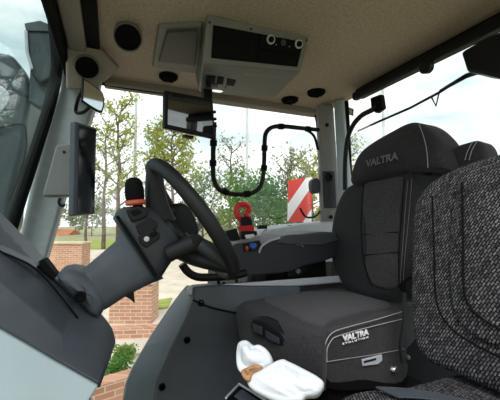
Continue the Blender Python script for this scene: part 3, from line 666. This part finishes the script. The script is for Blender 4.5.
# near side: vertical plane through the near edge of the cushion
s0, s1 = P(330,334,Z=cz), P(404,313,Z=cz); sd = (s1-s0); sd.z = 0; sd.normalize(); sn = V((sd.y,-sd.x,0)); 
sq = lambda l, d=0: [P(x,y,pl=(s0+sn*(.004+d),sn)) for x, y in l]
b = MB(); b.pad(crv(sq([(326,386),(324,362),(327,343),(334,334),(366,325),(404,315),(408,350),(406,384),(366,388)]),4), sn, .05, .012, .003); sp_ = b.build('side_panel', 'fabric2', ds)
for l, m2 in (([(323,386),(322,362),(325,345),(332,333),(348,327),(378,319),(404,311)], 'thread'), ([(327,362),(327,350),(331,341),(338,336),(366,328),(402,319)], 'thread'), ([(326,362),(345,359),(372,355),(404,349)], 'thread2')):
    b = MB(); b.tube(crv(sq(l, .004),4,False), .0012, 6); b.build('piping', m2, ds)
b = MB(); b.pad(crv(sq([(325,388),(325,364),(345,361),(372,357),(405,351),(408,368),(406,386),(366,391)]),3), sn, .04, .006, .001); b.build('lower_trim', 'rubber', ds)
A0 = sq([(343,341.5)], .008)[0]; A1 = sq([(368.5,334.5)], .008)[0]
text_mesh('lettering', 'VALTRA', 'white', sp_, A0, (A1-A0), V((0,0,1)), .0215, fit=(A1-A0).length, extr=.0015, bold=.0004)
A0 = sq([(342.5,344.8)], .008)[0]; A1 = sq([(368,338)], .008)[0]
text_mesh('lettering', 'EVOLUTION', 'white', sp_, A0, (A1-A0), V((0,0,1)), .0065, fit=(A1-A0).length, extr=.001, spacing=1.5)
b = MB(); b.prism(sq([(361,359),(381,354),(381.5,360),(377,364),(362,366)], .004), sn*.004); tg = b.build('side_label', 'ledge', ds, bevel=.002)
b = MB(); b.prism(sq([(364,361),(376,358),(376,360),(364,363)], .0085), sn*.0008); b.build('label_print', 'black', tg)
# lower base in black, knob
b = MB(); b.prism(sq([(328,374),(408,366),(410,420),(332,420)], -.02), -sn*.36); b.build('seat_base', 'rubber', ds, bevel=.01)
b = MB(); b.box((.72,.92,-.68), (.40,.36,.36)); b.box((.72,.92,-1.0), (.30,.30,.36)); b.build('suspension', 'rubber', ds, bevel=.01)
b = MB(); c = sq([(392,369)], .0)[0]; b.lathe(c, sn, [(.014,-.03),(.014,.006),(.009,.014),(.001,.015)], 16); b.build('adjuster_knob', 'chrome', ds)
b = MB(); c = sq([(407,357)], .0)[0]; b.lathe(c, sn, [(.007,-.03),(.007,.006),(.004,.009),(.001,.009)], 12); b.build('side_bolt', 'pillar2', ds)
# front switch panel
fp = P(262,325,Z=-.33); fnn = V((-.93,-.36,.05)).normalized(); f0 = P(268,331,X=.415)
fq = lambda l, d=0: [P(x,y,pl=(f0+fnn*(.004+d),fnn)) for x, y in l]
b = MB(); b.pad(crv(fq([(251,320),(256,318),(268,323),(280,331),(286,341),(283,347),(271,342),(256,334),(250,328)]),3), fnn, .05, .008, .001); sw2 = b.build('switch_recess', 'black', ds)
for l in ([(253,323),(263,327),(263,335),(254,331)], [(266,330),(280,338),(280,344),(267,338)]):
    b = MB(); b.prism(fq(l,.003), fnn*.005); b.build('switch', 'pod', sw2, bevel=.002)
# seat belt buckle & strap post
b = MB(); b.prism(sq([(399,283),(408,276),(411,281),(404,292),(399,291)], .02), sn*.02); o = b.build('belt_buckle', 'rubber', bevel=.004); tag(o, 'black seat belt buckle beside the driver seat backrest', 'belt buckle')
b = MB(); b.tube([sq([(404,290)],.022)[0], sq([(404,320)],.022)[0], sq([(400,345)],.02)[0], sq([(402,362)],.012)[0]], .005, 8); b.build('stalk', 'pod', o)

# ================================================================ WHITE CLOTH BUNDLE
wb = thing('cloth_bundle', 'crumpled white cloth wrapped with tan tape in front of the driver seat', 'cloth', P(275,385,Z=-.47))
def lump(lst, depth, thick, name, m, seed, par, amp=.006, r=.03):
    rnd = random.Random(seed); nn = -ray(275,370).normalized(); nn = (nn+V((-.2,0,.35))).normalized(); pt = P(275,372,T=depth)
    o_ = crv([P(x,y,pl=(pt,nn)) for x, y in lst],4); b = MB(); b.pad(o_, nn, thick, r, .012, inner=18)
    for i in range(len(b.v)):
        p = b.v[i]; f1 = abs(math.sin(p.x*42+p.z*55+seed+.8*math.sin(p.z*50))); f2 = abs(math.sin(p.y*60-p.z*75+seed*2+math.sin(p.x*40)))
        b.v[i] = p+nn*(amp*1.6*(1-f1)**1.5-amp*1.4*(1-f2)**2)
    return b.build(name, m, par, sub=1)
lump([(236,366),(235,352),(238,341),(245,338),(252,343),(259,343),(268,350),(272,362),(262,370),(244,374)], .80, .05, 'small_fold', 'cloth', 1, wb, .005, .016)
lump([(247,377),(262,367),(280,358),(288,360),(303,367),(320,377),(324,384),(318,394),(306,396),(300,402),(285,404),(266,397),(249,387)], .76, .05, 'large_fold', 'cloth', 2, wb, .003, .014)
lump([(240,370),(247,366),(256,363),(262,366),(252,372),(249,380),(243,378)], .745, .05, 'tape_band', 'tan', 5, wb, .001, .01)
# black tray on the floor mechanism under the cloth
tr = thing('document_box', 'black box with pale rim below the white cloth', 'box', P(250,420,Z=-.62))
b = MB(); b.prism(PP([(222,402),(240,384),(300,410),(330,470),(240,480)], Z=-.49), (0,0,-.20)); b.build('body', 'rubber', tr, bevel=.008)
b = MB(); b.tube(PP([(226,398),(239,384),(262,398),(275,408)], Z=-.48), .0035, 8); b.build('rim', 'ledge', tr)
b = MB(); b.prism(PP([(234,397),(242,390),(258,401),(252,410)], Z=-.488), (0,0,.004)); b.build('lid', 'dash', tr, bevel=.002)

# ================================================================ PASSENGER SEAT
ps = thing('passenger_seat', 'near passenger seat in coarse black and grey weave at the right edge', 'seat', (.7,.4,-1.1))
r2 = math.radians(12); pn = V((-math.cos(r2),-.05,math.sin(r2))).normalized(); pp0 = V((.655,.5,-.31)); pu_, pv_, _ = basis(pn)
pq = lambda l, d=0: [P(x,y,pl=(pp0+pn*d,pn)) for x, y in l]
uvf = lambda q: (q.dot(pu_), q.dot(pv_))
po = crv(pq([(412,202),(424,184),(440,172),(468,160),(510,148),(600,135),(690,200),(700,420),(640,470),(560,430),(500,397),(460,378),(425,362),(411,342),(407,300),(408,250)]),4)
b = MB(); b.pad(po, pn, .10, .028, .008, inner=8); b.build('backrest', 'weave', ps, uvf=uvf)
b = MB(); b.pad(crv(pq([(462,172),(510,158),(600,150),(660,240),(640,380),(560,372),(500,350),(468,335),(452,315),(446,280),(447,230),(452,196)], .016),4), pn, .04, .016, .010, inner=8); b.build('back_panel', 'weave', ps, uvf=uvf)
for l in ([(432,196),(434,250),(436,300),(448,325),(470,342),(510,362)], [(462,182),(463,240),(464,290),(474,312),(500,330)]):
    b = MB(); b.tube(crv(pq(l, .0235),4,False), .0022, 6); b.build('seam', 'rubber', ps)
# cushion
pcz = -.335
pc = crv(PP([(338,400),(344,392),(362,387),(395,385),(430,378),(480,372),(640,395),(700,620),(420,640),(338,470)], Z=pcz),4)
b = MB(); b.pad(pc, V((0,0,1)), .10, .025, .008, inner=8); b.build('cushion', 'weave', ps, uvf=lambda q: (q.x, q.y))
pf = crv(PP([(424,372),(460,366),(520,380),(600,420),(560,470),(470,430),(408,394),(404,384)], Z=pcz+.03),4)
b = MB(); b.box((.62,.36,-.60), (.34,.30,.34)); b.box((.62,.36,-1.0), (.26,.24,.42)); b.build('pedestal', 'rubber', ps, bevel=.01)
# small headrest behind
h2 = crv([P(x,y,X=.96) for x, y in ((446,165),(447,152),(454,146),(466,142),(476,140),(482,145),(485,156),(486,175),(470,185),(450,180))],4)
b = MB(); b.pad(h2, V((-1,0,.1)), .07, .014, .004); hh = b.build('headrest', 'fabric2', ps)
for xs in (0, 4):
    b = MB(); b.tube(crv([P(468+xs,q,X=.944) for q in ()] or [P(x+xs,y,X=.9435) for x, y in ((473,141.5),(468,150),(465,160))],3,False), .0011, 6); b.build('stitching', 'thread2', hh)
b = MB(); b.tube([P(470,170,X=.98), P(474,215,X=.86), P(474,230,X=.80)], .008, 10); b.build('headrest_post', 'black', ps)
# lap belt lying on the cushion
bt = MB(); l0 = crv(PP([(376,388),(400,389),(430,393),(470,402),(520,420)], Z=pcz+.016),4,False); wv = V((.25,-1,0)).normalized()*.045
bt.loft([[p, p+wv, p+wv+V((0,0,.003)), p+V((0,0,.003))] for p in l0]); o = bt.build('lap_belt', 'dash', None); tag(o, 'grey lap belt webbing lying on the checked seat cushion', 'seat belt')

# ================================================================ OUTSIDE
G = -CZ
def gp(px, py): return P(px, py, Z=G)
b = MB(); b.box((0,60,G-.05), (400,260,.1)); struct(b.build('ground', 'earth'))
def slab(name, pts, m, h=.02, kind='structure'):
    b = MB(); b.prism(pts, (0,0,h)); o = b.build(name, m, smooth=False); o['kind'] = kind; return o
slab('paving', [gp(20,420), gp(400,420), gp(340,250), gp(20,250)], M['pave'], .02)
slab('lawn', [gp(-40,249), gp(340,249), gp(340,240), gp(-40,240)], M['grass'], .03)
slab('grass_verge', [gp(150,303), gp(172,299), gp(168,309), gp(148,312)], M['grass'], .05)
def brick_pier(px0, px1, pyt, D, label, depth=.6, cap=True):
    a = P(px0, pyt, T=D); c = P(px1, pyt, T=D); t = thing('brick_pier', label, 'brick pier', V(((a.x+c.x)/2,(a.y+c.y)/2,G)))
    dr = (c-a); dr.z = 0; dr.normalize(); back = V((-dr.y,dr.x,0)); z = a.z
    b = MB(); b.prism([V((a.x,a.y,G)), V((c.x,c.y,G)), V((c.x,c.y,G))+back*depth, V((a.x,a.y,G))+back*depth], (0,0,z-G))
    b.build('masonry', 'brick', t, smooth=False, uvf=lambda q: (q.dot(dr)+q.dot(back)*.999, q.z))
    if cap:
        m0 = (V((a.x,a.y,z))+V((c.x,c.y,z)))/2+back*depth/2; b = MB(); b.box(m0+V((0,0,.04)), ((c-a).length+.14, depth+.14, .09), u=dr, v=back); b.build('coping', 'concrete', t, bevel=.02)
    return t
brick_pier(44, 82, 244, 15, 'brick garden pier with pale coping seen between pillar and steering column', .8)
brick_pier(110, 152, 284, 7.9, 'squat brick pier behind the steering column on the paving', .6)
b = MB(); a = gp(100,352); c = gp(150,330); 
def low_wall(p, q, h, label):
    dr = (q-p).normalized(); bk = V((-dr.y,dr.x,0)); b = MB(); b.prism([p, q, q+bk*.25, p+bk*.25], (0,0,h)); o = b.build('brick_edging', 'brick', smooth=False, uvf=lambda s: (s.dot(dr)+s.dot(bk), s.z)); tag(o, label, 'brick edging')
low_wall(gp(92,341), gp(172,338), .22, 'low brick edging along the paving beyond the side door')
low_wall(gp(70,420), gp(140,396), .30, 'low brick edging closest to the tractor, below the shrub')
# far houses
for (x0,x1,y0,D,lab) in ((40,66,237,60,'pale distant house with clay roof beyond the brick pier'),(150,176,240,70,'pale distant building behind the trees beyond the wheel')):
    a = P(x0,y0,T=D); c = P(x1,y0,T=D); t = thing('house', lab, 'house', V(((a.x+c.x)/2,(a.y+c.y)/2,G)))
    dr = (c-a); dr.z=0; dr.normalize(); bk = V((-dr.y,dr.x,0))
    b = MB(); b.prism([V((p.x,p.y,G)) for p in (a,c,c+bk*6,a+bk*6)], (0,0,a.z-G)); b.build('wall', 'wall', t)
    b = MB(); m_ = [p+V((0,0,1.3)) for p in (a+bk*3,c+bk*3)]
    b.add([a,c,c+bk*6,a+bk*6]+m_, [(0,1,5,4),(2,3,4,5),(1,2,5),(3,0,4),(0,3,2,1)]); b.build('roof', 'tile', t)

def leaf_cloud(b, c, r, n, s, rnd, flat=1.0):
    for _ in range(n):
        d = V((rnd.gauss(0,1), rnd.gauss(0,1), rnd.gauss(0,1)*flat))*r*.5; p = c+d
        u = V((rnd.uniform(-1,1),rnd.uniform(-1,1),rnd.uniform(-1,1))).normalized(); w = u.cross(V((rnd.uniform(-1,1),rnd.uniform(-1,1),rnd.uniform(-1,1)))).normalized()
        q = s*rnd.uniform(.6,1.3); k = len(b.v)
        b.v += [p-u*q, p-w*q*.45, p+u*q, p+w*q*.45]; b.f.append((k,k+1,k+2,k+3))
def tree(px, D, ytop, spread, label, m, seed, nbr=16, nleaf=26, leaf=.13, low=.3, cat='tree', lean=0, name='tree', group=None, cl=.75):
    rnd = random.Random(seed); base = P(px, 222, T=D); base.z = G; topz = P(px, ytop, T=D).z; H = topz-G
    t = thing(name, label, cat, base, group); b = MB(); lv = MB()
    N = 7; tp = [base+V((lean*H*(k/N)**1.3+rnd.uniform(-.12,.12)*k/N*2, rnd.uniform(-.1,.1), H*.93*k/N)) for k in range(N+1)]; tp[0] = base.copy()
    b.tube(tp, [H*.014*(1-k/N*.85)+.02 for k in range(N+1)], 7)
    for i in range(nbr):
        q = low+(1-low)*(i+.5)/nbr; k = min(int(q*N), N-1); st_ = tp[k].lerp(tp[k+1], q*N-k)
        a = i*2.4+rnd.uniform(-.4,.4); L = spread*(1.15-abs(q-.55)*1.1)*rnd.uniform(.7,1.15)
        end = st_+V((math.cos(a)*L, math.sin(a)*L, L*rnd.uniform(.5,1.1))); end.z = min(end.z, topz)
        mid = st_.lerp(end,.5)+V((0,0,-.06*L)); b.tube([st_,mid,end], [H*.005+.01,H*.003+.008,.01], 5, cap=False)
        for f in (.45,.7,1.0):
            cc = mid.lerp(end, (f-.45)/.55) if f>.45 else mid
            cc = cc+V((rnd.uniform(-.3,.3),rnd.uniform(-.3,.3),rnd.uniform(-.1,.4)))*spread*.3
            leaf_cloud(lv, cc, spread*.42*cl, nleaf, leaf, rnd)
            tw = cc+V((rnd.uniform(-1,1),rnd.uniform(-1,1),rnd.uniform(.2,1)))*spread*.2
            b.tube([st_.lerp(end,f*.9), tw], [.018,.006], 4, cap=False)
    b.build('trunk', 'bark', t); lv.build('foliage', m, t, smooth=False)
    return t
tree(118, 24, 90, 1.5, 'tall slim yellow-green tree between mirror and steering wheel', 'leafy', 11, nbr=20, nleaf=22, leaf=.15, low=.3)
tree(87, 21, 165, 1.2, 'slender pale tree standing just right of the pillar display', 'leafp', 12, nbr=12, nleaf=14, leaf=.11, low=.4)
tree(104, 30, 112, 1.3, 'thin tree with sparse grey-green leaves behind the brick pier', 'leafp', 13, nbr=13, nleaf=14, leaf=.13, low=.4)
tree(172, 22, 112, 1.7, 'bushy yellow-green tree behind the steering wheel top, below the monitor', 'leafy', 14, nbr=20, nleaf=34, leaf=.15, low=.45)
tree(154, 32, 118, 1.5, 'tree with open crown further back, left of the monitor', 'leafg', 15, nbr=12, nleaf=18, leaf=.15, low=.4)
tree(203, 26, 175, 1.6, 'low green tree seen through the steering wheel rim', 'leafg', 16, nbr=16, nleaf=34, leaf=.14, low=.2)
tree(230, 26, 138, 1.5, 'grey-green tree seen inside the lower left of the bent rail', 'leafp', 17, nbr=18, nleaf=14, leaf=.13)
tree(240, 21, 172, 1.3, 'green tree behind the red hooked tool', 'leafg', 18, nbr=16, nleaf=26, leaf=.12, low=.2)
tree(266, 18, 188, 1.7, 'dense green bushy tree right of the red hooked tool', 'leafd', 19, nbr=18, nleaf=80, leaf=.11, low=.25, cl=.9)
tree(290, 18, 150, 1.3, 'sparse twiggy tree behind the striped board, inside the rail corner', 'leafp', 20, nbr=22, nleaf=14, leaf=.10, low=.3)
tree(312, 24, 155, 1.5, 'green tree close to the rear pillar seen through the side window', 'leafy', 21, nbr=16, nleaf=34, leaf=.14, low=.3)
tree(350, 24, 138, 1.5, 'sparse green tree in the rear window beside the grab handle', 'leafy', 22, nbr=16, nleaf=20, leaf=.13, low=.3)
for i, (x, D) in enumerate(((48,62),(76,70),(92,58),(125,66),(158,60),(190,66),(225,58),(258,64),(290,60),(320,66))):
    tree(x, D, 208+6*math.sin(i*2.3), 2.6, 'hazy green tree in the distant row along the horizon', 'leafp', 40+i, nbr=10, nleaf=30, leaf=.28, low=.1, group='distant row of trees')
# shrub on the verge
def shrub(px, py, r, label, m, seed, n=1500, s=.04):
    rnd = random.Random(seed); c = gp(px,py); t = thing('shrub', label, 'shrub', c); b = MB(); tk = MB()
    for k in range(9):
        a = k*2.4; e = c+V((math.cos(a)*r*.7,math.sin(a)*r*.7,r*rnd.uniform(.7,1.2))); tk.tube([c,c.lerp(e,.5)+V((0,0,.08)),e], [.012,.009,.004], 5, cap=False); leaf_cloud(b, e-V((0,0,r*.2)), r*.8, n//9, s, rnd)
    tk.build('stems', 'bark', t); b.build('foliage', m, t, smooth=False)
shrub(114, 378, .22, 'small leafy green shrub beside the brick edging', 'leafd', 3, 900, .03)
shrub(124, 360, .14, 'tiny green shrub at the foot of the squat brick pier', 'leafg', 6, 700)
def pole(px, w, D, ytop, label):
    c = P(px,222,T=D); c.z = G; zt = P(px,ytop,T=D).z; t = thing('lamp_post', label, 'pole', c)
    b = MB(); b.tube([c, V((c.x,c.y,zt))], [w,w*.8], 12); b.build('shaft', 'pole', t)
    b = MB(); b.cyl(c, c+V((0,0,.25)), w*1.8, w*1.4, 12); b.build('base_collar', 'pole', t)
    b = MB(); b.box(V((c.x,c.y,zt)), (.5,.16,.08)); b.build('lamp_head', 'pole', t)
pole(133.5, .13, 26, 80, 'pale pole left of the steering wheel knob, topmost part behind the roof')
pole(247, .12, 24, 95, 'pale pole behind the bent rail in the side window')
pole(386, .12, 26, 60, 'pale pole standing beyond the rear window')

# striped warning board on the mudguard
wbd = thing('warning_board', 'red and white diagonally striped warning board outside on the mudguard', 'warning board', P(300,225,Y=2.45))
q = PP([(289,180),(312,177),(311.5,222),(288,222)], Y=2.4); u0 = q[3].copy()
b = MB(); b.prism(q, (0,.012,0)); b.build('board', 'stripe', wbd, uvf=lambda s: (s.x-u0.x, s.z-u0.z), smooth=False)
b = MB(); b.box(P(300,226,Y=2.44), (.04,.03,.30)); b.build('bracket', 'black', wbd)
b = MB(); b.prism(crv(PP([(250,268),(262,246),(300,238),(380,238),(400,330),(262,330)], Y=1.92),3), (0,.9,0)); o = b.build('mudguard', 'black', bevel=.03); tag(o, 'rounded black rear mudguard outside the side window', 'mudguard')

# exhaust / mirror group in front of the windscreen
em = thing('exterior_mirror', 'tall dark exterior mirror housing outside the windscreen, top left', 'exterior mirror', P(42,60,Y=2.1))
b = MB(); b.prism(PP([(25,30),(56,30),(59,74),(40,84),(31,72)], Y=2.05), (0,.10,0)); b.build('housing', 'steel', em, bevel=.012, seg=3)
b = MB(); b.prism(PP([(24,23),(40,20),(56,27),(55,32),(26,31)], Y=2.04), (0,.12,0)); b.build('cap', 'hood', em, bevel=.006)
b = MB(); b.tube(PP([(26,31),(27,52),(32,69)], Y=2.04), .008, 8); b.build('painted_highlight', 'ledge', em)  # pale tube standing in for a highlight down the housing edge
ex = thing('exhaust_cover', 'smoky grey exhaust cover outside the windscreen, left edge', 'exhaust', P(10,230,Y=2.3))
b = MB(); b.prism(crv(PP([(-60,60),(-10,52),(8,53),(17,60),(28,76),(31,96),(27,120),(25,142),(17,175),(10,205),(2,238),(-60,300)], Y=2.15),4), (0,.35,0)); eb = b.build('shield', 'hood', ex, bevel=.03, seg=4)
b = MB(); b.pad(crv(PP([(-10,82),(4,88),(10,96),(4,108),(-10,118)], Y=2.135),3), V((0,-1,0)), .05, .008, .002); b.build('pale_patch', 'ledge', ex)  # plain pale patch set on the shield
b = MB(); b.tube(crv(PP([(-10,130),(20,124),(26,132),(24,160),(10,200)], Y=2.13),4,False), .006, 8); b.build('seam', 'black', ex)
b = MB(); b.prism(PP([(30,68),(54,72),(54,100),(40,108),(28,100)], Y=2.10), (0,.08,0)); b.build('bracket', 'hood', ex, bevel=.01)
b = MB(); b.box((-1.6,2.2,G+.86), (2.4,.9,1.72)); b.build('engine_side', 'hood', ex, bevel=.08)

# ================================================================ LIGHT
w = bpy.data.worlds.new('sky'); C.world = w; w.use_nodes = True; nt = w.node_tree; bg = nt.nodes['Background']
tc = nt.nodes.new('ShaderNodeTexCoord'); sx = nt.nodes.new('ShaderNodeSeparateXYZ'); nt.links.new(tc.outputs['Generated'], sx.inputs[0])
mp = nt.nodes.new('ShaderNodeMapping'); mp.inputs['Scale'].default_value = (1.6,1.6,5); nt.links.new(tc.outputs['Generated'], mp.inputs[0])
n = nt.nodes.new('ShaderNodeTexNoise'); n.inputs['Scale'].default_value = 2.2; n.inputs['Detail'].default_value = 6; nt.links.new(mp.outputs[0], n.inputs['Vector'])
r = nt.nodes.new('ShaderNodeValToRGB'); r.color_ramp.elements[0].position = .35; r.color_ramp.elements[1].position = .62
r.color_ramp.elements[0].color = (.53,.63,.66,1); r.color_ramp.elements[1].color = (1,1,1,1); nt.links.new(n.outputs['Fac'], r.inputs['Fac'])
nt.links.new(r.outputs['Color'], bg.inputs['Color']); bg.inputs['Strength'].default_value = 1.15
sun = bpy.data.lights.new('sun', 'SUN'); sun.energy = 1.6; sun.angle = math.radians(20); so = bpy.data.objects.new('sun', sun); COL.objects.link(so)
so.rotation_euler = Euler((math.radians(-48), 0, math.radians(28)))   # high hazy sun
so.rotation_euler = V((.35,.62,-.75)).to_track_quat('-Z','Y').to_euler()
vs = C.view_settings; vs.view_transform = 'Standard'; vs.look = 'None'; vs.gamma = 1; vs.use_curve_mapping = False; vs.exposure = 0.5
C.cycles.max_bounces = 8; C.cycles.diffuse_bounces = 4; C.cycles.transparent_max_bounces = 12
